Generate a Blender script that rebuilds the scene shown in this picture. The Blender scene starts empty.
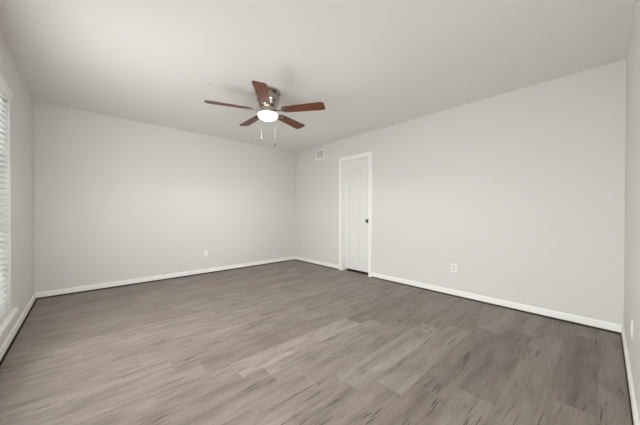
import bpy, bmesh, math, random
from mathutils import Vector, Matrix

S = bpy.context.scene
C = S.collection
random.seed(4)

# ------------------------------------------------------------------ camera
A_, B_, H = 4.0297, 4.8714, 2.44          # room: x -A..0, y -B..0, ceiling H
FZ = -0.018                               # floor top
f, pitch, roll, yaw, sy = 258.41, -0.006345, 0.0019065, 0.834271, 1.552
fw = Vector((math.cos(yaw)*math.cos(pitch), math.sin(yaw)*math.cos(pitch), math.sin(pitch)))
rt = Vector((math.sin(yaw), -math.cos(yaw), 0)); up = rt.cross(fw)
r2 = rt*math.cos(roll)+up*math.sin(roll); u2 = up*math.cos(roll)-rt*math.sin(roll)
cd = bpy.data.cameras.new('camera'); cam = bpy.data.objects.new('camera', cd); C.objects.link(cam)
M = Matrix((r2, u2, -fw)).transposed().to_4x4(); M.translation = Vector((-3.55876, -4.75307, 1.06994))
cam.matrix_world = M
cd.sensor_width = 36; cd.lens = f*36/640; cd.shift_y = sy/640; cd.clip_start = 0.02
S.camera = cam

# ------------------------------------------------------------------ world, light, exposure
w = bpy.data.worlds.new('world'); S.world = w; w.use_nodes = True
bg = w.node_tree.nodes['Background']
bg.inputs['Color'].default_value = (.985, .985, .98, 1); bg.inputs['Strength'].default_value = 6.0
def daylight(name, loc, aim, sx, sz, watts, col=(1.0, 0.995, 0.985), spread=180):  # rectangular area lamp, for window light and added fill
    ld = bpy.data.lights.new(name, 'AREA'); ld.shape = 'RECTANGLE'
    ld.size = sx; ld.size_y = sz; ld.energy = watts; ld.color = col; ld.spread = math.radians(spread)
    lo = bpy.data.objects.new(name, ld); C.objects.link(lo); lo.location = loc
    lo.rotation_euler = Vector(aim).to_track_quat('-Z', 'Y').to_euler()
daylight('window_daylight', (-3.985, -2.29, 1.10), (1, 0, 0), 1.15, 1.2, 24)
daylight('near_fill', (-3.985, -4.05, .9), (1, 0, -.5), 1.1, 1.0, 18, spread=140)  # lamp added as fill beside the camera
daylight('front_fill', (-2.45, -4.84, 1.2), (.03, 1, 0), 1.6, .9, 13.5, spread=75)  # lamp added as fill behind the camera, aimed at the back wall
S.view_settings.view_transform = 'Standard'; S.view_settings.look = 'None'
S.view_settings.gamma = 1; S.view_settings.use_curve_mapping = False
S.view_settings.exposure = 0.0

# ------------------------------------------------------------------ helpers
def box(bm, x0, x1, y0, y1, z0, z1, bev=0):
    vs = [bm.verts.new(p) for p in ((x0,y0,z0),(x1,y0,z0),(x1,y1,z0),(x0,y1,z0),(x0,y0,z1),(x1,y0,z1),(x1,y1,z1),(x0,y1,z1))]
    fs = [bm.faces.new([vs[i] for i in q]) for q in ((3,2,1,0),(4,5,6,7),(0,1,5,4),(1,2,6,5),(2,3,7,6),(3,0,4,7))]
    if bev:
        es = list({e for q in fs for e in q.edges})
        bmesh.ops.bevel(bm, geom=es, offset=bev, segments=2, profile=.5, affect='EDGES')

def lathe(bm, prof, n=48, ax=None):
    """revolve (r,z) profile about z; ax maps a local point to its place"""
    ax = ax or (lambda p: p)
    rings = []
    for r, z in prof:
        if r < 1e-6: rings.append([bm.verts.new(ax(Vector((0,0,z))))])
        else: rings.append([bm.verts.new(ax(Vector((r*math.cos(2*math.pi*k/n), r*math.sin(2*math.pi*k/n), z)))) for k in range(n)])
    for a, b in zip(rings, rings[1:]):
        for k in range(n):
            l = (k+1) % n
            if len(a) == 1 and len(b) == 1: continue
            if len(a) == 1: bm.faces.new((a[0], b[k], b[l]))
            elif len(b) == 1: bm.faces.new((a[k], a[l], b[0]))
            else: bm.faces.new((a[k], a[l], b[l], b[k]))

def tube(bm, pts, r, n=10):
    pts = [Vector(p) for p in pts]; rings = []
    for i, p in enumerate(pts):
        t = (pts[min(i+1, len(pts)-1)]-pts[max(i-1, 0)]).normalized()
        a = t.orthogonal().normalized() if abs(t.z) > .95 else t.cross(Vector((0,0,1))).normalized()
        b = t.cross(a)
        rr = r[i] if isinstance(r, (list, tuple)) else r
        rings.append([bm.verts.new(p+a*rr*math.cos(2*math.pi*k/n)+b*rr*math.sin(2*math.pi*k/n)) for k in range(n)])
    for a, b in zip(rings, rings[1:]):
        for k in range(n): bm.faces.new((a[k], a[(k+1) % n], b[(k+1) % n], b[k]))
    bm.faces.new(rings[0][::-1]); bm.faces.new(rings[-1])

def extrude_outline(bm, outline, z0, z1, fn=None, bev=0):
    """closed 2d outline -> prism; fn places (x,y,z)"""
    fn = fn or (lambda p: p)
    lo_ = [bm.verts.new(fn(Vector((x, y, z0)))) for x, y in outline]
    hi_ = [bm.verts.new(fn(Vector((x, y, z1)))) for x, y in outline]
    n = len(outline); fs = [bm.faces.new(lo_[::-1]), bm.faces.new(hi_)]
    for k in range(n): fs.append(bm.faces.new((lo_[k], lo_[(k+1) % n], hi_[(k+1) % n], hi_[k])))
    if bev:
        es = list({e for q in fs[:2] for e in q.edges})
        bmesh.ops.bevel(bm, geom=es, offset=bev, segments=2, profile=.5, affect='EDGES')

def obj(name, bm, m, parent=None, smooth=False, origin=None):
    bmesh.ops.recalc_face_normals(bm, faces=bm.faces)
    me = bpy.data.meshes.new(name); bm.to_mesh(me); bm.free()
    if origin is not None: me.transform(Matrix.Translation(-Vector(origin)))
    me.materials.append(m)
    if smooth:
        for p in me.polygons: p.use_smooth = True
        try: me.set_sharp_from_angle(angle=math.radians(38))
        except Exception: pass
    o = bpy.data.objects.new(name, me); C.objects.link(o)
    if parent: o.parent = parent
    if origin is not None:
        o.location = Vector(origin)-(parent.location if parent and parent.type == 'EMPTY' else Vector())
    return o

def tag(o, label, cat=None, group=None, kind=None):
    o['label'] = label
    if cat: o['category'] = cat
    if group: o['group'] = group
    if kind: o['kind'] = kind
    return o

def thing(name, loc, label, cat, group=None, kind=None):
    o = bpy.data.objects.new(name, None); C.objects.link(o); o.location = loc; o.empty_display_size = .1
    return tag(o, label, cat, group, kind)

# ------------------------------------------------------------------ materials
def mat(name, col, rough=.5, metal=0, spec=None, bump=None, trans=0):
    m = bpy.data.materials.new(name); m.use_nodes = True
    nt = m.node_tree; b = nt.nodes['Principled BSDF']
    b.inputs['Base Color'].default_value = (*col, 1); b.inputs['Roughness'].default_value = rough
    b.inputs['Metallic'].default_value = metal
    if spec is not None: b.inputs['Specular IOR Level'].default_value = spec
    tc = nt.nodes.new('ShaderNodeTexCoord')
    if bump:
        sc, st, var = bump
        n = nt.nodes.new('ShaderNodeTexNoise'); n.inputs['Scale'].default_value = sc; n.inputs['Detail'].default_value = 4
        nt.links.new(tc.outputs['Object'], n.inputs['Vector'])
        bp = nt.nodes.new('ShaderNodeBump'); bp.inputs['Strength'].default_value = st; bp.inputs['Distance'].default_value = .004
        nt.links.new(n.outputs['Fac'], bp.inputs['Height']); nt.links.new(bp.outputs['Normal'], b.inputs['Normal'])
        if var:
            n2 = nt.nodes.new('ShaderNodeTexNoise'); n2.inputs['Scale'].default_value = 1.7
            nt.links.new(tc.outputs['Object'], n2.inputs['Vector'])
            r = nt.nodes.new('ShaderNodeMix'); r.data_type = 'RGBA'
            r.inputs[6].default_value = (*[c*(1-var) for c in col], 1); r.inputs[7].default_value = (*[min(1, c*(1+var)) for c in col], 1)
            nt.links.new(n2.outputs['Fac'], r.inputs[0]); nt.links.new(r.outputs[2], b.inputs['Base Color'])
    return m

M_wall = mat('wall_paint', (.70, .685, .66), .75, spec=.25, bump=(160, .12, .012))
M_ceil = mat('ceiling_paint', (.83, .82, .80), .85, spec=.15, bump=(55, .35, .012))
M_trim = mat('trim_paint', (.90, .89, .87), .4, bump=(40, .03, .006))
M_door = mat('door_paint', (.79, .785, .765), .38, bump=(60, .04, .006))
M_gap = mat('dark_gap', (.045, .040, .036), .85, bump=(80, .2, .2))  # carries the shade of the floor-level gaps in its colour
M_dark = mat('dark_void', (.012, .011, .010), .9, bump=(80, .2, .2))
M_plate = mat('white_plastic', (.84, .83, .81), .35, bump=(90, .02, .004))
M_slot = mat('slot_dark', (.10, .095, .09), .6, bump=(90, .02, .05))
M_recept = mat('receptacle_plastic', (.62, .61, .59), .4, bump=(90, .02, .004))
M_vent = mat('vent_metal', (.72, .71, .69), .45, bump=(90, .04, .01))
M_ventin = mat('vent_inside', (.42, .41, .40), .8, bump=(90, .04, .02))
M_vinyl = mat('vinyl_frame', (.82, .82, .81), .4, bump=(60, .03, .005))
M_bronze = mat('dark_bronze', (.075, .068, .06), .32, .9, bump=(120, .03, .08))
M_nickel = mat('brushed_nickel', (.36, .325, .285), .22, 1.0, bump=(150, .06, .06))
M_nickel2 = mat('pale_nickel', (.68, .66, .63), .28, 1.0, bump=(150, .05, .04))
M_chain = mat('chain_white', (.17, .162, .15), .5, .0, bump=(200, .1, .02))

# blind slats: pale faux wood that passes a little daylight
M_slat = mat('blind_slat', (.86, .855, .84), .4, bump=(60, .04, .006))
nt = M_slat.node_tree; b = nt.nodes['Principled BSDF']; out = nt.nodes['Material Output']
tl = nt.nodes.new('ShaderNodeBsdfTranslucent'); tl.inputs['Color'].default_value = (.9, .9, .88, 1)
mx = nt.nodes.new('ShaderNodeMixShader'); mx.inputs[0].default_value = .42
nt.links.new(b.outputs[0], mx.inputs[1]); nt.links.new(tl.outputs[0], mx.inputs[2]); nt.links.new(mx.outputs[0], out.inputs['Surface'])

M_glass = bpy.data.materials.new('window_glass'); M_glass.use_nodes = True
nt = M_glass.node_tree; nt.nodes.remove(nt.nodes['Principled BSDF']); out = nt.nodes['Material Output']
tr = nt.nodes.new('ShaderNodeBsdfTransparent'); tr.inputs['Color'].default_value = (.93, .96, .95, 1)
gl = nt.nodes.new('ShaderNodeBsdfGlossy'); gl.inputs['Roughness'].default_value = .02
fr = nt.nodes.new('ShaderNodeFresnel'); fr.inputs['IOR'].default_value = 1.4
mx = nt.nodes.new('ShaderNodeMixShader')
nt.links.new(fr.outputs[0], mx.inputs[0]); nt.links.new(tr.outputs[0], mx.inputs[1]); nt.links.new(gl.outputs[0], mx.inputs[2]); nt.links.new(mx.outputs[0], out.inputs['Surface'])

# lit glass bowl of the fan light
M_bowl = mat('frosted_bowl_lit', (.95, .94, .92), .35, bump=(30, .02, .004))
b = M_bowl.node_tree.nodes['Principled BSDF']
b.inputs['Emission Color'].default_value = (1, .97, .93, 1); b.inputs['Emission Strength'].default_value = 2.5

def nd(nt, t, **kw):
    n = nt.nodes.new(t)
    for k, v in kw.items(): setattr(n, k, v)
    return n
def math_(nt, op, a, b=None, c=None):
    n = nd(nt, 'ShaderNodeMath', operation=op)
    for i, v in enumerate((a, b, c)):
        if v is None: continue
        if isinstance(v, (int, float)): n.inputs[i].default_value = v
        else: nt.links.new(v, n.inputs[i])
    return n.outputs[0]
def comb(nt, x, y, z):
    n = nd(nt, 'ShaderNodeCombineXYZ')
    for i, v in enumerate((x, y, z)):
        if isinstance(v, (int, float)): n.inputs[i].default_value = v
        else: nt.links.new(v, n.inputs[i])
    return n.outputs[0]
def noise(nt, vec, scale, detail=4, rough=.5, dist=0):
    n = nd(nt, 'ShaderNodeTexNoise'); n.inputs['Scale'].default_value = scale; n.inputs['Detail'].default_value = detail
    n.inputs['Roughness'].default_value = rough; n.inputs['Distortion'].default_value = dist
    nt.links.new(vec, n.inputs['Vector']); return n.outputs['Fac']
def ramp(nt, fac, stops):
    n = nd(nt, 'ShaderNodeValToRGB'); e = n.color_ramp.elements
    while len(e) < len(stops): e.new(.5)
    for i, (p, c) in enumerate(stops):
        e[i].position = p; e[i].color = (*c, 1) if len(c) == 3 else c
    nt.links.new(fac, n.inputs[0]); return n.outputs[0]
def mixc(nt, fac, a, b, mode='MIX'):
    n = nd(nt, 'ShaderNodeMix', data_type='RGBA', blend_type=mode)
    for i, v in ((0, fac), (6, a), (7, b)):
        if isinstance(v, (int, float)): n.inputs[i].default_value = v
        elif isinstance(v, tuple): n.inputs[i].default_value = (*v, 1)
        else: nt.links.new(v, n.inputs[i])
    return n.outputs[2]

# board layout: rows along x, butt ends in a regular stair
PW, PL, PY0, PX0, PSTEP = .197, 1.215, -4.73, -1.54, .157
def plank_floor():
    m = bpy.data.materials.new('greige_plank_floor'); m.use_nodes = True
    nt = m.node_tree; b = nt.nodes['Principled BSDF']
    sp = nd(nt, 'ShaderNodeSeparateXYZ'); tc = nd(nt, 'ShaderNodeTexCoord'); nt.links.new(tc.outputs['Object'], sp.inputs[0])
    x, y = sp.outputs[0], sp.outputs[1]
    yy = math_(nt, 'DIVIDE', math_(nt, 'ADD', y, -PY0+PW*40), PW)
    row = math_(nt, 'FLOOR', yy); fy = math_(nt, 'FRACT', yy)
    rowi = math_(nt, 'SUBTRACT', row, 40)
    xx = math_(nt, 'DIVIDE', math_(nt, 'ADD', math_(nt, 'MULTIPLY', rowi, PSTEP), math_(nt, 'ADD', x, -PX0+PL*20)), PL)
    col = math_(nt, 'FLOOR', xx); fx = math_(nt, 'FRACT', xx)
    wn = nd(nt, 'ShaderNodeTexWhiteNoise', noise_dimensions='3D'); nt.links.new(comb(nt, row, col, 3.7), wn.inputs['Vector'])
    at_ = nd(nt, 'ShaderNodeAttribute', attribute_name='board_tone'); rnd = at_.outputs['Fac']   # each board's own stain
    sc = nd(nt, 'ShaderNodeSeparateColor'); nt.links.new(wn.outputs['Color'], sc.inputs[0])
    shift = math_(nt, 'MULTIPLY', sc.outputs[1], 37.0); shift2 = math_(nt, 'MULTIPLY', sc.outputs[2], 19.0)
    # grain coordinates, stretched along the board and different on each board
    gx = math_(nt, 'ADD', x, shift); gy = math_(nt, 'ADD', y, shift2)
    warp = math_(nt, 'MULTIPLY', math_(nt, 'SUBTRACT', noise(nt, comb(nt, math_(nt, 'MULTIPLY', gx, 1.6), math_(nt, 'MULTIPLY', gy, 5), 0), 1, 2), .5), .09)
    gyw = math_(nt, 'ADD', gy, warp)
    broad = noise(nt, comb(nt, math_(nt, 'MULTIPLY', gx, 1.3), math_(nt, 'MULTIPLY', gyw, 13), 0), 1, 3, .55)
    fine = noise(nt, comb(nt, math_(nt, 'MULTIPLY', gx, 5.0), math_(nt, 'MULTIPLY', gyw, 85), 0), 1, 5, .62)
    blot = noise(nt, comb(nt, math_(nt, 'MULTIPLY', gx, 3.2), math_(nt, 'MULTIPLY', gyw, 12), 3), 1, 3, .55)
    crack = noise(nt, comb(nt, math_(nt, 'MULTIPLY', gx, 3.9), math_(nt, 'MULTIPLY', gyw, 112), 5), 1, 2, .45)
    cmask = noise(nt, comb(nt, math_(nt, 'MULTIPLY', gx, 2.3), math_(nt, 'MULTIPLY', gy, 8), 9), 1, 2, .5)
    base = ramp(nt, rnd, [(0, (.170, .137, .116)), (.45, (.252, .209, .181)), (.75, (.292, .246, .216)), (1, (.335, .285, .252))])
    c1 = mixc(nt, 1.0, base, ramp(nt, broad, [(.26, (.74, .73, .72)), (.5, (1, 1, 1)), (.74, (1.14, 1.14, 1.14))]), 'MULTIPLY')
    c1 = mixc(nt, 1.0, c1, ramp(nt, blot, [(.28, (.80, .79, .78)), (.5, (1, 1, 1)), (.72, (1.12, 1.12, 1.12))]), 'MULTIPLY')
    c2 = mixc(nt, 1.0, c1, ramp(nt, fine, [(.26, (.74, .73, .72)), (.52, (1, 1, 1)), (.75, (1.08, 1.08, 1.08))]), 'MULTIPLY')
    cath = noise(nt, comb(nt, math_(nt, 'MULTIPLY', gx, 1.5), math_(nt, 'MULTIPLY', gyw, 9), 13), 1, 2, .45)
    ring = math_(nt, 'ABSOLUTE', math_(nt, 'SINE', math_(nt, 'MULTIPLY', cath, 46)))
    c2 = mixc(nt, 1.0, c2, ramp(nt, ring, [(0, (.85, .84, .83)), (.28, (1, 1, 1))]), 'MULTIPLY')
    cr = math_(nt, 'MULTIPLY', ramp(nt, crack, [(.345, (1, 1, 1)), (.395, (0, 0, 0))]), ramp(nt, cmask, [(.495, (0, 0, 0)), (.57, (1, 1, 1))]))
    c3 = mixc(nt, math_(nt, 'MULTIPLY', cr, .9), c2, (.045, .035, .028))
    # knots
    vo = nd(nt, 'ShaderNodeTexVoronoi'); vo.inputs['Scale'].default_value = 1
    nt.links.new(comb(nt, math_(nt, 'MULTIPLY', gx, 2.4), math_(nt, 'MULTIPLY', gyw, 5.5), 0), vo.inputs['Vector'])
    vs = nd(nt, 'ShaderNodeSeparateColor'); nt.links.new(vo.outputs['Color'], vs.inputs[0])
    kn = math_(nt, 'MULTIPLY', ramp(nt, vo.outputs['Distance'], [(.03, (1, 1, 1)), (.12, (0, 0, 0))]), math_(nt, 'GREATER_THAN', vs.outputs[0], .72))
    c4 = mixc(nt, math_(nt, 'MULTIPLY', kn, .6), c3, (.10, .082, .068))
    # seams: long sides and butt ends
    ey = math_(nt, 'MULTIPLY', math_(nt, 'MINIMUM', fy, math_(nt, 'SUBTRACT', 1, fy)), PW)
    ex = math_(nt, 'MULTIPLY', math_(nt, 'MINIMUM', fx, math_(nt, 'SUBTRACT', 1, fx)), PL)
    butt = math_(nt, 'LESS_THAN', ex, .0025); long_ = math_(nt, 'LESS_THAN', ey, .0012)
    seam = math_(nt, 'MAXIMUM', butt, long_)
    c5 = mixc(nt, math_(nt, 'MULTIPLY', long_, .35), c4, (.12, .10, .088))
    c5 = mixc(nt, math_(nt, 'MULTIPLY', butt, .22), c5, (.42, .375, .34))   # pale highlight painted on the butt ends
    nt.links.new(c5, b.inputs['Base Color'])
    rr = math_(nt, 'ADD', math_(nt, 'MULTIPLY', fine, .16), .42); nt.links.new(rr, b.inputs['Roughness'])
    b.inputs['Specular IOR Level'].default_value = .45
    h = math_(nt, 'SUBTRACT', math_(nt, 'MULTIPLY', fine, .35), math_(nt, 'ADD', math_(nt, 'MULTIPLY', cr, .5), seam))
    bp = nd(nt, 'ShaderNodeBump'); bp.inputs['Strength'].default_value = .25; bp.inputs['Distance'].default_value = .0015
    nt.links.new(h, bp.inputs['Height']); nt.links.new(bp.outputs['Normal'], b.inputs['Normal'])
    return m
M_floor = plank_floor()

def walnut():
    m = bpy.data.materials.new('walnut_blade'); m.use_nodes = True
    nt = m.node_tree; b = nt.nodes['Principled BSDF']
    sp = nd(nt, 'ShaderNodeSeparateXYZ'); tc = nd(nt, 'ShaderNodeTexCoord'); nt.links.new(tc.outputs['Object'], sp.inputs[0])
    v = comb(nt, math_(nt, 'MULTIPLY', sp.outputs[0], 4), math_(nt, 'MULTIPLY', sp.outputs[1], 70), 0)
    g = noise(nt, v, 1, 4, .6, .3)
    nt.links.new(ramp(nt, g, [(.25, (.055, .017, .007)), (.5, (.140, .046, .021)), (.8, (.23, .082, .038))]), b.inputs['Base Color'])
    b.inputs['Roughness'].default_value = .42; b.inputs['Specular IOR Level'].default_value = .3
    return m
M_blade = walnut()

# ================================================================== ROOM SHELL
WT = .14
WY0, WY1, WZ0, WZ1 = -3.20, -1.38, .235, 2.065      # window opening in the left wall
GY0, GY1 = -4.62, -3.48                            # opening added for fill light, beside the camera
GX0, GX1, GZ0, GZ1 = -3.30, -1.60, .72, 1.70        # opening added for fill light, behind the camera
DY0, DY1, DZ1 = -2.064, -1.442, 2.03                # door opening in the right wall

def structure(o, label, cat): return tag(o, label, cat, kind='structure')

bm = bmesh.new()
box(bm, -A_-WT, -A_, WY1, WT, FZ, H); box(bm, -A_-WT, -A_, -B_-WT, GY0, FZ, H); box(bm, -A_-WT, -A_, GY1, WY0, FZ, H)
box(bm, -A_-WT, -A_, GY0, GY1, FZ, WZ0); box(bm, -A_-WT, -A_, GY0, GY1, WZ1, H)
box(bm, -A_-WT, -A_, WY0, WY1, FZ, WZ0); box(bm, -A_-WT, -A_, WY0, WY1, WZ1, H)
structure(obj('wall_left', bm, M_wall), 'pale greige painted wall with the window, at the left edge of the photo', 'wall')
bm = bmesh.new(); box(bm, -A_, 0, 0, WT, FZ, H)
structure(obj('wall_back', bm, M_wall), 'pale greige blank painted wall behind the ceiling fan, left of the room corner', 'wall')
bm = bmesh.new()
box(bm, 0, WT, DY1, WT, FZ, H); box(bm, 0, WT, -B_-WT, DY0, FZ, H); box(bm, 0, WT, DY0, DY1, DZ1, H)
structure(obj('wall_right', bm, M_wall), 'long pale greige painted wall with the white door and air vent', 'wall')
bm = bmesh.new()
box(bm, -A_, GX0, -B_-WT, -B_, FZ, H); box(bm, GX1, 0, -B_-WT, -B_, FZ, H)
box(bm, GX0, GX1, -B_-WT, -B_, FZ, GZ0); box(bm, GX0, GX1, -B_-WT, -B_, GZ1, H)
structure(obj('wall_front', bm, M_wall), 'pale greige wall seen edge-on at the right border of the photo', 'wall')
bm = bmesh.new(); box(bm, -A_-WT, .75, -B_-WT, WT, H, H+.1)
structure(obj('ceiling', bm, M_ceil), 'off-white lightly textured flat ceiling carrying the fan', 'ceiling')

FL, FN, FR_ = -A_+.014+.010, -B_+.014+.004, -.014-.004
bm = bmesh.new()
box(bm, FL, FR_, FN, -.018, FZ-.011, FZ-.0006); box(bm, FR_, .088, DY0-.01, DY1+.01, FZ-.011, FZ-.0006)
tl_ = bm.faces.layers.float.new('board_tone')
TONES = {(-1, 0): .5, (-1, -1): .55, (0, 0): .14, (0, -1): .45, (1, 0): .5, (1, -1): .5, (1, 1): .3, (2, 0): .24, (2, 1): .62, (2, -1): .55, (3, 0): .28, (3, 1): .75, (3, -1): .22,
         (4, 0): .68, (4, -1): .38, (4, 1): .4, (5, 0): .85, (5, -1): .5, (5, 1): .45, (6, 0): .5, (6, -1): .42, (7, 0): .7, (7, -1): .35, (7, 1): .4, (8, 0): 1.0, (8, 1): .25, (8, -1): .6,
         (9, 0): .38, (9, 1): .45, (10, 0): .5, (11, 0): .65}
rng = random.Random(11)
for r in range(-2, 26):
    for c in range(-4, 5):
        tone = TONES.get((r, c), .3+.45*rng.random())
        if r > 9 and (r, c) not in TONES: tone = .45+.35*rng.random()
        x0 = PX0-PSTEP*r+PL*c; y0 = PY0+PW*r
        for (a0, a1, b0, b1) in ((FL, FR_, FN, -.018), (FR_, .088, DY0-.01, DY1+.01)):
            u0, u1, v0, v1 = max(x0, a0), min(x0+PL, a1), max(y0, b0), min(y0+PW, b1)
            if u1-u0 < 1e-4 or v1-v0 < 1e-4: continue
            q = bm.faces.new([bm.verts.new(p) for p in ((u0, v0, FZ), (u1, v0, FZ), (u1, v1, FZ), (u0, v1, FZ))]); q[tl_] = tone
structure(obj('floor', bm, M_floor), 'grey-brown wood-look plank floor with dark grain streaks', 'floor')
bm = bmesh.new(); box(bm, -A_-WT, .75, -B_-WT, WT, FZ-.08, FZ-.012)
structure(obj('subfloor', bm, M_gap), 'dark subfloor showing in the narrow gap along the walls', 'floor')

# closet behind the door (keeps the gap under the door dark)
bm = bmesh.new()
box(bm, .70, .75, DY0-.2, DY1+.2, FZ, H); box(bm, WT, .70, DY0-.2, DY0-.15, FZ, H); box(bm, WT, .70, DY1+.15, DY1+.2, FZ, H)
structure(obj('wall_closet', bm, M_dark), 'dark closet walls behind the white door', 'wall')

# baseboards: eased top edge, floating just above the floor
BH, BT = .066, .014
def base_profile(pts_fn, L0, L1):
    prof = [(0, 0), (BT, 0), (BT, BH-.012), (BT-.003, BH-.004), (BT-.007, BH), (0, BH)]
    bm = bmesh.new()
    a = [bm.verts.new(pts_fn(L0, d, z)) for d, z in prof]; c = [bm.verts.new(pts_fn(L1, d, z)) for d, z in prof]
    n = len(prof)
    for k in range(n): bm.faces.new((a[k], a[(k+1) % n], c[(k+1) % n], c[k]))
    bm.faces.new(a[::-1]); bm.faces.new(c)
    return bm
fb = lambda L, d, z: (L, -d, z)
fr_ = lambda L, d, z: (-d, L, z)
fl_ = lambda L, d, z: (-A_+d, L, z)
fn_ = lambda L, d, z: (L, -B_+d, z)
CW = .066                                           # door casing width
bm = base_profile(fb, -A_+BT, -BT)
structure(obj('baseboard_back', bm, M_trim), 'low white baseboard along the wall behind the fan', 'baseboard')
bm = base_profile(fr_, DY1+CW, 0)
structure(obj('baseboard_right', bm, M_trim), 'short white baseboard between the room corner and the door', 'baseboard')
bm = base_profile(fr_, -B_, DY0-CW)
structure(obj('baseboard_right', bm, M_trim), 'long white baseboard right of the door', 'baseboard')
bm = base_profile(fl_, -B_, 0)
structure(obj('baseboard_left', bm, M_trim), 'white baseboard below the window', 'baseboard')
bm = base_profile(fn_, -A_+BT, -BT)
structure(obj('baseboard_front', bm, M_trim), 'white baseboard at the right border of the photo', 'baseboard')
# dark strip under each baseboard: gap shade put into its colour
def shade_strip(name, fn, L0, L1, label):
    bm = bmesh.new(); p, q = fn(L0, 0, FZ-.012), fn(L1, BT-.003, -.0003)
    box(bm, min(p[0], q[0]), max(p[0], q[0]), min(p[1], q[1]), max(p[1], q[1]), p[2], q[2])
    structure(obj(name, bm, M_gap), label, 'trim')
shade_strip('shade_strip_1', fb, -A_+BT, -BT, 'dark strip standing in for gap shade under the baseboard behind the fan')
shade_strip('shade_strip_2', fr_, DY1+CW, 0, 'dark strip standing in for gap shade under the short baseboard by the room corner')
shade_strip('shade_strip_3', fr_, -B_, DY0-CW, 'dark strip standing in for gap shade under the long baseboard right of the door')
shade_strip('shade_strip_4', fl_, -B_, 0, 'dark strip standing in for gap shade under the baseboard below the window')
shade_strip('shade_strip_5', fn_, -A_+BT, -BT, 'dark strip standing in for gap shade under the baseboard at the right border')

# ------------------------------------------------------------------ door: casing + jamb, slab, knob
def casing_piece(bm, y0, y1, z0, z1):
    box(bm, -.016, 0, y0, y1, z0, z1, .004)
bm = bmesh.new()
casing_piece(bm, DY1+.004, DY1+CW, FZ, DZ1+CW); casing_piece(bm, DY0-CW, DY0-.004, FZ, DZ1+CW)
casing_piece(bm, DY0-.004, DY1+.004, DZ1+.004, DZ1+CW)
# jamb liners and stops
JT = .012
box(bm, 0, WT, DY1-JT, DY1, FZ, DZ1); box(bm, 0, WT, DY0, DY0+JT, FZ, DZ1); box(bm, 0, WT, DY0+JT, DY1-JT, DZ1-JT, DZ1)
SX = .085                                           # door face depth in the wall
box(bm, SX-.012, SX-.001, DY1-JT-.010, DY1-JT, FZ, DZ1-JT); box(bm, SX-.012, SX-.001, DY0+JT, DY0+JT+.010, FZ, DZ1-JT)
box(bm, SX-.012, SX-.001, DY0+JT+.010, DY1-JT-.010, DZ1-JT-.010, DZ1-JT)
structure(obj('trim_6', bm, M_trim), 'white door casing and jamb around the panelled door', 'trim')

def panel_door():
    """six-panel slab: the face is a grid, panel cells are sunk and their fields raised"""
    bm = bmesh.new()
    y0, y1, z0, z1 = DY0+JT+.003, DY1-JT-.003, .022, DZ1-JT-.003
    wdt = y1-y0; st, mu = .095, .085
    pw = (wdt-2*st-mu)/2
    ys = [y0, y0+st, y0+st+pw, y0+st+pw+mu, y1-st, y1]
    zs = [z0, .222, .745, .895, 1.535, 1.635, 1.885, z1]
    x0, x1 = SX, SX+.035
    V = [[bm.verts.new((x0, a, c)) for c in zs] for a in ys]
    panels = []
    for i in range(5):
        for j in range(7):
            q = bm.faces.new((V[i][j], V[i][j+1], V[i+1][j+1], V[i+1][j]))
            if i in (1, 3) and j in (1, 3, 5): panels.append(q)
    for q in panels:
        for th, dx in ((.006, .009), (.014, 0), (.020, -.004)):
            bmesh.ops.inset_individual(bm, faces=[q], thickness=th)
            for v in q.verts: v.co.x += dx
    back = [bm.verts.new(p) for p in ((x1, y0, z0), (x1, y1, z0), (x1, y1, z1), (x1, y0, z1))]
    bm.faces.new(back)
    rim_b = [V[i][0] for i in range(6)]; rim_t = [V[i][7] for i in range(6)]
    rim_l = V[0]; rim_r = V[5]
    bm.faces.new(rim_b+[back[1], back[0]]); bm.faces.new(rim_t+[back[2], back[3]])
    bm.faces.new(list(rim_l)+[back[3], back[0]]); bm.faces.new(list(rim_r)+[back[2], back[1]])
    return bm
door = structure(obj('door_1', panel_door(), M_door), 'closed white six-panel interior door with dark knob', 'door')
KY, KZ = DY0+.070, .922
side = lambda p: Vector((SX-p.z, KY+p.x, KZ+p.y))
bm = bmesh.new(); lathe(bm, [(0, .066), (.014, .066), (.025, .062), (.032, .051), (.031, .040), (.021, .030), (.012, .021), (.012, .004), (0, .004)], 32, side)
knob = obj('door_knob', bm, M_bronze, door, True); knob['label'] = 'dark bronze round knob'
bm = bmesh.new(); lathe(bm, [(0, .010), (.022, .010), (.035, .006), (.038, 0), (0, 0)], 32, side)
obj('rosette', bm, M_bronze, knob, True)

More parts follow.
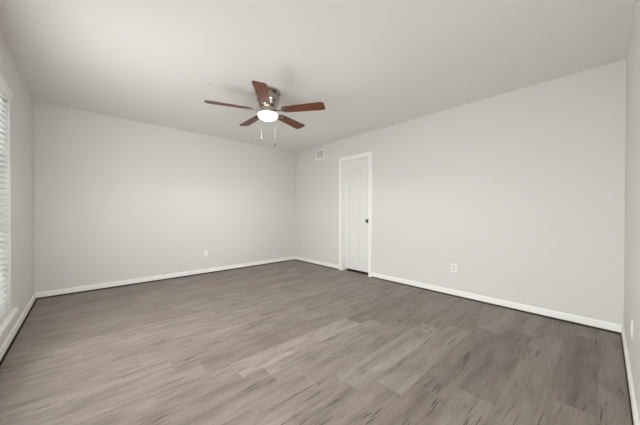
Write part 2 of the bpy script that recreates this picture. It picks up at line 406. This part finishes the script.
# ------------------------------------------------------------------ window
bm = bmesh.new(); X0, X1 = -A_-.135, -A_-.085; fwid = .045
box(bm, X0, X1, WY1-fwid, WY1, WZ0, WZ1, .003); box(bm, X0, X1, WY0, WY0+fwid, WZ0, WZ1, .003)
box(bm, X0, X1, WY0+fwid, WY1-fwid, WZ1-fwid, WZ1, .003); box(bm, X0, X1, WY0+fwid, WY1-fwid, WZ0, WZ0+fwid, .003)
ym = (WY0+WY1)/2; box(bm, X0, X1, ym-.04, ym+.04, WZ0+fwid, WZ1-fwid, .003)
box(bm, X1, -A_+.001, WY1-.005, WY1+.0005, WZ0, WZ1); box(bm, X1, -A_+.001, WY0-.0005, WY0+.005, WZ0, WZ1)
win = structure(obj('window_1', bm, M_vinyl), 'white framed window behind the closed blind at the left edge', 'window')
for (a, c) in ((WY0+fwid, ym-.04), (ym+.04, WY1-fwid)):
    for (z0, z1, dx) in ((WZ0+fwid, 1.0, .012), (.965, WZ1-fwid, 0)):
        bm = bmesh.new(); s = .035; p0, p1 = X0+.008+dx, X0+.026+dx
        if dx: p0, p1 = X0+.027, X0+.045
        box(bm, p0, p1, a, a+s, z0, z1); box(bm, p0, p1, c-s, c, z0, z1)
        box(bm, p0, p1, a+s, c-s, z0, z0+s); box(bm, p0, p1, a+s, c-s, z1-s, z1)
        sash = obj('sash', bm, M_vinyl, win)
        bm = bmesh.new(); box(bm, (p0+p1)/2-.002, (p0+p1)/2+.002, a+s, c-s, z0+s, z1-s)
        obj('pane', bm, M_glass, sash)
# two unseen windows added for fill light: beside the camera, and shaded behind it
bm = bmesh.new(); q0, q1 = -A_-.12, -A_-.07
box(bm, q0, q1, GY0, GY0+.05, WZ0, WZ1, .003); box(bm, q0, q1, GY1-.05, GY1, WZ0, WZ1, .003)
box(bm, q0, q1, GY0+.05, GY1-.05, WZ0, WZ0+.05, .003); box(bm, q0, q1, GY0+.05, GY1-.05, WZ1-.05, WZ1, .003)
box(bm, q0, q1, GY0+.05, GY1-.05, .965, 1.005, .003)
added_win_side = structure(obj('added_window_side', bm, M_vinyl), 'white framed window added for fill light, without a blind, beside the camera', 'window')
for a, c in ((WZ0+.05, .965), (1.005, WZ1-.05)):
    bm = bmesh.new(); box(bm, -A_-.097, -A_-.093, GY0+.05, GY1-.05, a, c); obj('pane', bm, M_glass, added_win_side)
bm = bmesh.new(); q0, q1 = -B_-.12, -B_-.07
box(bm, GX0, GX0+.05, q0, q1, GZ0, GZ1, .003); box(bm, GX1-.05, GX1, q0, q1, GZ0, GZ1, .003)
box(bm, GX0+.05, GX1-.05, q0, q1, GZ0, GZ0+.05, .003); box(bm, GX0+.05, GX1-.05, q0, q1, GZ1-.05, GZ1, .003)
added_win_rear = structure(obj('added_window_rear', bm, M_vinyl), 'white framed window added around a fill lamp, with a drawn white shade, behind the camera', 'window')
bm = bmesh.new(); box(bm, GX0+.05, GX1-.05, -B_-.097, -B_-.093, GZ0+.05, GZ1-.05); obj('shade', bm, M_plate, added_win_rear)  # added with its window, shuts out the sky behind the fill lamp
# sill board with short horns
bm = bmesh.new()
box(bm, -A_-.085, -A_, WY0, WY1, WZ0-.022, WZ0+.004); box(bm, -A_, -A_+.038, WY0-.06, WY1+.06, WZ0-.022, WZ0+.004, .004)
obj('window_sill', bm, M_trim, win)

# ------------------------------------------------------------------ blind
BX = -A_-.034                                       # slat pivot line
blind = thing('window_blind', (BX, (WY0+WY1)/2, WZ0+.03), 'white slatted horizontal blind lowered over the window at the left edge', 'blind')
BY0, BY1 = WY0+.006, WY1-.006
bm = bmesh.new()                                    # crown-shaped valance
prof = [(-A_-.012, WZ1-.075), (-A_+.004, WZ1-.075), (-A_+.006, WZ1-.068), (-A_+.006, WZ1-.052), (-A_+.010, WZ1-.040), (-A_+.017, WZ1-.026), (-A_+.021, WZ1-.014), (-A_+.021, WZ1-.004), (-A_-.012, WZ1-.004)]
a = [bm.verts.new((x, BY0, z)) for x, z in prof]; c = [bm.verts.new((x, BY1, z)) for x, z in prof]
for k in range(len(prof)): bm.faces.new((a[k], a[(k+1) % len(prof)], c[(k+1) % len(prof)], c[k]))
bm.faces.new(a[::-1]); bm.faces.new(c)
obj('valance', bm, M_plate, blind, origin=(BX, ym, WZ1-.05))
bm = bmesh.new(); box(bm, BX-.028, BX+.028, BY0, BY1, WZ1-.055, WZ1-.004, .002)
obj('headrail', bm, M_plate, blind, origin=(BX, ym, WZ1-.03))
bm = bmesh.new()
ang = math.radians(14); sw, pitchz = .051, .0455
z = WZ0+.075; nsl = 0
while z < WZ1-.058:
    dirv = Vector((math.cos(ang), 0, -math.sin(ang))); nrm = Vector((math.sin(ang), 0, math.cos(ang)))
    pts = []
    for s_, t_ in ((-.5, 0), (-.25, .0020), (0, .0028), (.25, .0020), (.5, 0)): pts.append(dirv*sw*s_+nrm*t_)
    lo_, hi_ = [], []
    for y in (BY0, BY1):
        lo_.append([bm.verts.new((BX+p.x-nrm.x*.0014, y, z+p.z-nrm.z*.0014)) for p in pts])
        hi_.append([bm.verts.new((BX+p.x+nrm.x*.0014, y, z+p.z+nrm.z*.0014)) for p in pts])
    for k in range(4):
        bm.faces.new((lo_[0][k], lo_[0][k+1], lo_[1][k+1], lo_[1][k])); bm.faces.new((hi_[0][k], hi_[1][k], hi_[1][k+1], hi_[0][k+1]))
        for e in (0, 1): bm.faces.new((lo_[e][k], hi_[e][k], hi_[e][k+1], lo_[e][k+1]))
    for k in (0, 4): bm.faces.new((lo_[0][k], lo_[1][k], hi_[1][k], hi_[0][k]))
    z += pitchz
obj('slats', bm, M_slat, blind, origin=(BX, ym, 1.1))
bm = bmesh.new(); box(bm, BX-.026, BX+.026, BY0, BY1, WZ0+.018, WZ0+.042, .004)
obj('bottom_rail', bm, M_plate, blind, origin=(BX, ym, WZ0+.03))
for yy in (BY0+.15, BY0+.62, BY1-.95, BY1-.48):
    bm = bmesh.new(); tube(bm, [(BX+.021, yy, WZ0+.03), (BX+.021, yy, WZ1-.06)], .0009, 6)
    obj('ladder_cord', bm, M_chain, blind, origin=(BX, yy, 1.1))

# ------------------------------------------------------------------ air vent high on the right wall
VY0, VY1, VZ0, VZ1 = -.960, -.707, 2.152, 2.358
vent = thing('air_vent', (0, (VY0+VY1)/2, VZ0), 'square white louvered air vent high on the wall between room corner and door', 'air vent')
vo = (0, (VY0+VY1)/2, VZ0)
bm = bmesh.new(); fwv = .026
box(bm, -.008, -.0005, VY0, VY0+fwv, VZ0, VZ1, .002); box(bm, -.008, -.0005, VY1-fwv, VY1, VZ0, VZ1, .002)
box(bm, -.008, -.0005, VY0+fwv, VY1-fwv, VZ0, VZ0+fwv, .002); box(bm, -.008, -.0005, VY0+fwv, VY1-fwv, VZ1-fwv, VZ1, .002)
obj('vent_frame', bm, M_trim, vent, origin=vo)
bm = bmesh.new(); box(bm, -.0025, -.0005, VY0+fwv, VY1-fwv, VZ0+fwv, VZ1-fwv)
obj('vent_back', bm, M_ventin, vent, origin=vo)
bm = bmesh.new(); zz = VZ0+fwv+.006
while zz < VZ1-fwv-.004:
    vs = [bm.verts.new(p) for p in ((-.007, VY0+fwv, zz-.004), (-.007, VY1-fwv, zz-.004), (-.0027, VY1-fwv, zz+.005), (-.0027, VY0+fwv, zz+.005))]
    vt = [bm.verts.new(v.co+Vector((.0006, 0, -.0016))) for v in vs]
    bm.faces.new(vs); bm.faces.new(vt[::-1])
    for k in range(4): bm.faces.new((vs[k], vs[(k+1) % 4], vt[(k+1) % 4], vt[k]))
    zz += .0125
obj('louvers', bm, M_vent, vent, origin=vo)

# ------------------------------------------------------------------ wall plates
def outlet(name, origin, fn, label, kind):
    """fn(a, d, z): a along wall, d out from the wall"""
    root = thing(name, origin, label, 'outlet', None)
    def bx_(bm, a0, a1, d0, d1, z0, z1, bev=0):
        p, q = fn(a0, d0, z0), fn(a1, d1, z1)
        box(bm, min(p[0], q[0]), max(p[0], q[0]), min(p[1], q[1]), max(p[1], q[1]), min(p[2], q[2]), max(p[2], q[2]), bev)
    bm = bmesh.new(); bx_(bm, -.037, .037, .0004, .006, -.058, .058, .0025); obj('cover_plate', bm, M_plate, root, origin=origin)
    if kind == 'duplex':
        for s in (-1, 1):
            bm = bmesh.new(); bx_(bm, -.016, .016, .006, .0085, s*.0205-.0135, s*.0205+.0135, .001)
            r = obj('receptacle', bm, M_recept, root, origin=origin)
            bm = bmesh.new()
            for a in (-.0065, .0065): bx_(bm, a-.0013, a+.0013, .0084, .0089, s*.0205-.001, s*.0205+.008)
            bx_(bm, -.0022, .0022, .0084, .0089, s*.0205-.009, s*.0205-.0045)
            obj('slot', bm, M_slot, r)
        bm = bmesh.new(); bx_(bm, -.003, .003, .006, .0072, -.003, .003); obj('screw', bm, M_recept, root, origin=origin)
    else:
        bm = bmesh.new(); bx_(bm, -.0165, .0165, .006, .0085, -.033, .033, .001); obj('insert', bm, M_plate, root, origin=origin)
        for s in (-1, 1):
            bm = bmesh.new(); bx_(bm, -.003, .003, .006, .007, s*.046-.003, s*.046+.003); obj('screw', bm, M_plate, root, origin=origin)
    return root
o1 = (0, -3.433, .348)
outlet('wall_outlet', o1, lambda a, d, z: (o1[0]-d, o1[1]+a, o1[2]+z), 'white two-socket outlet low on the long wall right of the door', 'duplex')
o2 = (-1.987, 0, .339)
outlet('wall_outlet', o2, lambda a, d, z: (o2[0]+a, o2[1]-d, o2[2]+z), 'plain white wall plate low on the blank wall below the fan', 'plain')
o3 = (-1.09, -B_, .368)
outlet('wall_outlet', o3, lambda a, d, z: (o3[0]+a, o3[1]+d, o3[2]+z), 'white wall plate seen edge-on at the right border above the baseboard', 'plain')

# ------------------------------------------------------------------ ceiling fan
FX, FY = -2.018, -2.168
fan = thing('ceiling_fan', (FX, FY, H), 'flush-mount ceiling fan with five walnut blades, nickel body and lit glass bowl', 'ceiling fan')
at = lambda p: Vector((FX+p.x, FY+p.y, p.z))
O = (FX, FY, H)
bm = bmesh.new()
lathe(bm, [(0, H-.0005), (.134, H-.0005), (.144, H-.006), (.145, H-.022), (.136, H-.032), (.122, H-.036), (.122, H-.044), (.128, H-.052), (.127, H-.100), (.120, H-.118), (.112, H-.132),
           (.109, H-.136), (.109, H-.158), (.104, H-.166), (.086, H-.178), (.060, H-.184), (0, H-.184)], 64, at)
body = obj('motor_housing', bm, M_nickel, fan, True, origin=O)
bm = bmesh.new()
for k in range(20):
    a = 2*math.pi*k/20; ca, sa = math.cos(a), math.sin(a)
    n = 10; vs = []
    ring = [(math.cos(2*math.pi*i/n)*.010, math.sin(2*math.pi*i/n)*.0085) for i in range(n)]
    extrude_outline(bm, ring, 0, .003, lambda p: at(Vector(((.1075+p.z)*ca-p.x*sa, (.1075+p.z)*sa+p.x*ca, H-.147+p.y))))
obj('vent_hole', bm, M_dark, body)
bm = bmesh.new()
lathe(bm, [(0, H-.184), (.078, H-.184), (.080, H-.190), (.080, H-.200), (.074, H-.206), (.054, H-.209), (.054, H-.232), (.060, H-.238), (0, H-.238)], 48, at)
obj('switch_housing', bm, M_nickel2, fan, True, origin=O)
bm = bmesh.new()
lathe(bm, [(0, H-.236), (.060, H-.236), (.090, H-.240), (.111, H-.246), (.114, H-.250), (.114, H-.256), (.110, H-.258), (.0, H-.252)], 56, at)
obj('light_fitter', bm, M_nickel2, fan, True, origin=O)
bm = bmesh.new(); prof = [(.108, H-.2585)]
for k in range(0, 13):
    t = k/12*math.pi/2; prof.append((.113*math.cos(t) if k < 12 else 0, H-.264-.062*math.sin(t)))
lathe(bm, prof, 56, at)
bowl = obj('light_bowl', bm, M_bowl, fan, True, origin=O); bowl['label'] = 'glowing frosted glass bowl'

PH = .28667; TILT = math.radians(11)
def blade_mesh():
    bm = bmesh.new(); r0, r1 = .170, .660; w0, w1, w2 = .054, .062, .071
    up_ = [(r0, w0*.55), (r0+.012, w0*.9), (r0+.03, w0)]
    for k in range(1, 9): t = k/8; up_.append((r0+.03+(r1-r0-.07)*t, w0+(w2-w0)*t))
    for k in range(1, 7):
        t = k/6*math.pi/2; up_.append((r1-.04+.04*math.sin(t), w2-.030+.030*math.cos(t)))
    outl = up_+[(x, -y) for x, y in reversed(up_)]
    extrude_outline(bm, outl, -.003, .003, bev=.0012)
    return bm
def iron_mesh():
    bm = bmesh.new()
    # arm: flat curved bar from the hub to the blade root
    N = 10; prev = None
    for k in range(N+1):
        t = k/N; r = .070+.125*t; z = .012-.016*math.sin(t*math.pi*.5)-.004*math.sin(t*math.pi); wd = .016-.006*math.sin(t*math.pi)
        ring = [bm.verts.new((r, s*wd, z-.0045+h)) for s, h in ((-1, 0), (1, 0), (1, .006), (-1, .006))]
        if prev:
            for i in range(4): bm.faces.new((prev[i], prev[(i+1) % 4], ring[(i+1) % 4], ring[i]))
        else: bm.faces.new(ring[::-1])
        prev = ring
    bm.faces.new(prev)
    # fork plate under the blade
    outl = [(.175, .010), (.185, .030), (.205, .040), (.235, .037), (.238, .026), (.214, .022), (.212, .010), (.262, .010), (.270, 0)]
    outl = outl+[(x, -y) for x, y in reversed(outl[:-1])]
    extrude_outline(bm, outl, -.0075, -.0035)
    for (x, y) in ((.222, .031), (.222, -.031), (.255, 0)):
        lathe(bm, [(0, -.0105), (.005, -.0095), (.006, -.0075), (0, -.0075)], 12, lambda p: p+Vector((x, y, 0)))
    return bm
bl0 = obj('blade', blade_mesh(), M_blade, fan); ir0 = obj('blade_iron', iron_mesh(), M_nickel, bl0, True)
ir0['label'] = 'nickel blade bracket'
for k in range(5):
    if k == 0: o = bl0
    else:
        o = bl0.copy(); C.objects.link(o); o.parent = fan
        i2 = ir0.copy(); C.objects.link(i2); i2.parent = o
    o.location = (0, 0, 2.222-H)
    o.rotation_euler = (Matrix.Rotation(PH+k*2*math.pi/5, 3, 'Z') @ Matrix.Rotation(-TILT, 3, 'X')).to_euler()

# two pull chains, one each side of the bowl
dirs = Vector((rt.x, rt.y, 0)); bk = Vector((fw.x, fw.y, 0)).normalized()
for lat, dep, zend in ((-.095, .092, 1.915), (.064, .092, 1.857)):
    p = Vector((FX, FY, 0))+dirs*lat+bk*dep
    inn = Vector((FX, FY, 0))+(p-Vector((FX, FY, 0)))*.45
    bm = bmesh.new(); pts = [(inn.x, inn.y, H-.222), ((inn.x+p.x)/2, (inn.y+p.y)/2, H-.226), (p.x, p.y, H-.240), (p.x, p.y, zend+.03)]
    tube(bm, pts, .0011, 8)
    zc = H-.245
    while zc > zend+.032:
        lathe(bm, [(0, .0019), (.0013, .0013), (.0019, 0), (.0013, -.0013), (0, -.0019)], 8, lambda q: q+Vector((p.x, p.y, zc))); zc -= .012
    ch = obj('pull_chain', bm, M_chain, fan, True, origin=O); ch['label'] = 'thin pale pull chain'
    bm = bmesh.new()
    lathe(bm, [(0, .034), (.004, .032), (.006, .024), (.009, .014), (.010, .006), (.007, .001), (0, 0)], 20, lambda q: q+Vector((p.x, p.y, zend)))
    pend = obj('pull_knob', bm, M_bronze, ch, True, origin=None)
    pend.location = -Vector(O); pend['label'] = 'small dark knob at the chain end'

# tiny hook left in the ceiling beside the fan
HX, HY = -2.582, -1.933
bm = bmesh.new(); tube(bm, [(HX, HY, H-.0006), (HX, HY, H-.010), (HX+.004, HY-.003, H-.016), (HX+.009, HY-.006, H-.014), (HX+.010, HY-.0065, H-.009)], .0022, 8)
tag(obj('ceiling_hook', bm, M_bronze, None, True), 'tiny dark hook in the bare ceiling left of the fan', 'hook')

# the fan's own lamp, just under the bowl
ll = bpy.data.lights.new('fan_lamp', 'SPOT'); ll.energy = 28; ll.spot_size = 2.9; ll.spot_blend = .3; ll.shadow_soft_size = .07; ll.color = (1, .97, .93)
lamp = bpy.data.objects.new('fan_lamp', ll); C.objects.link(lamp); lamp.parent = fan; lamp.location = (0, 0, 2.08-H)
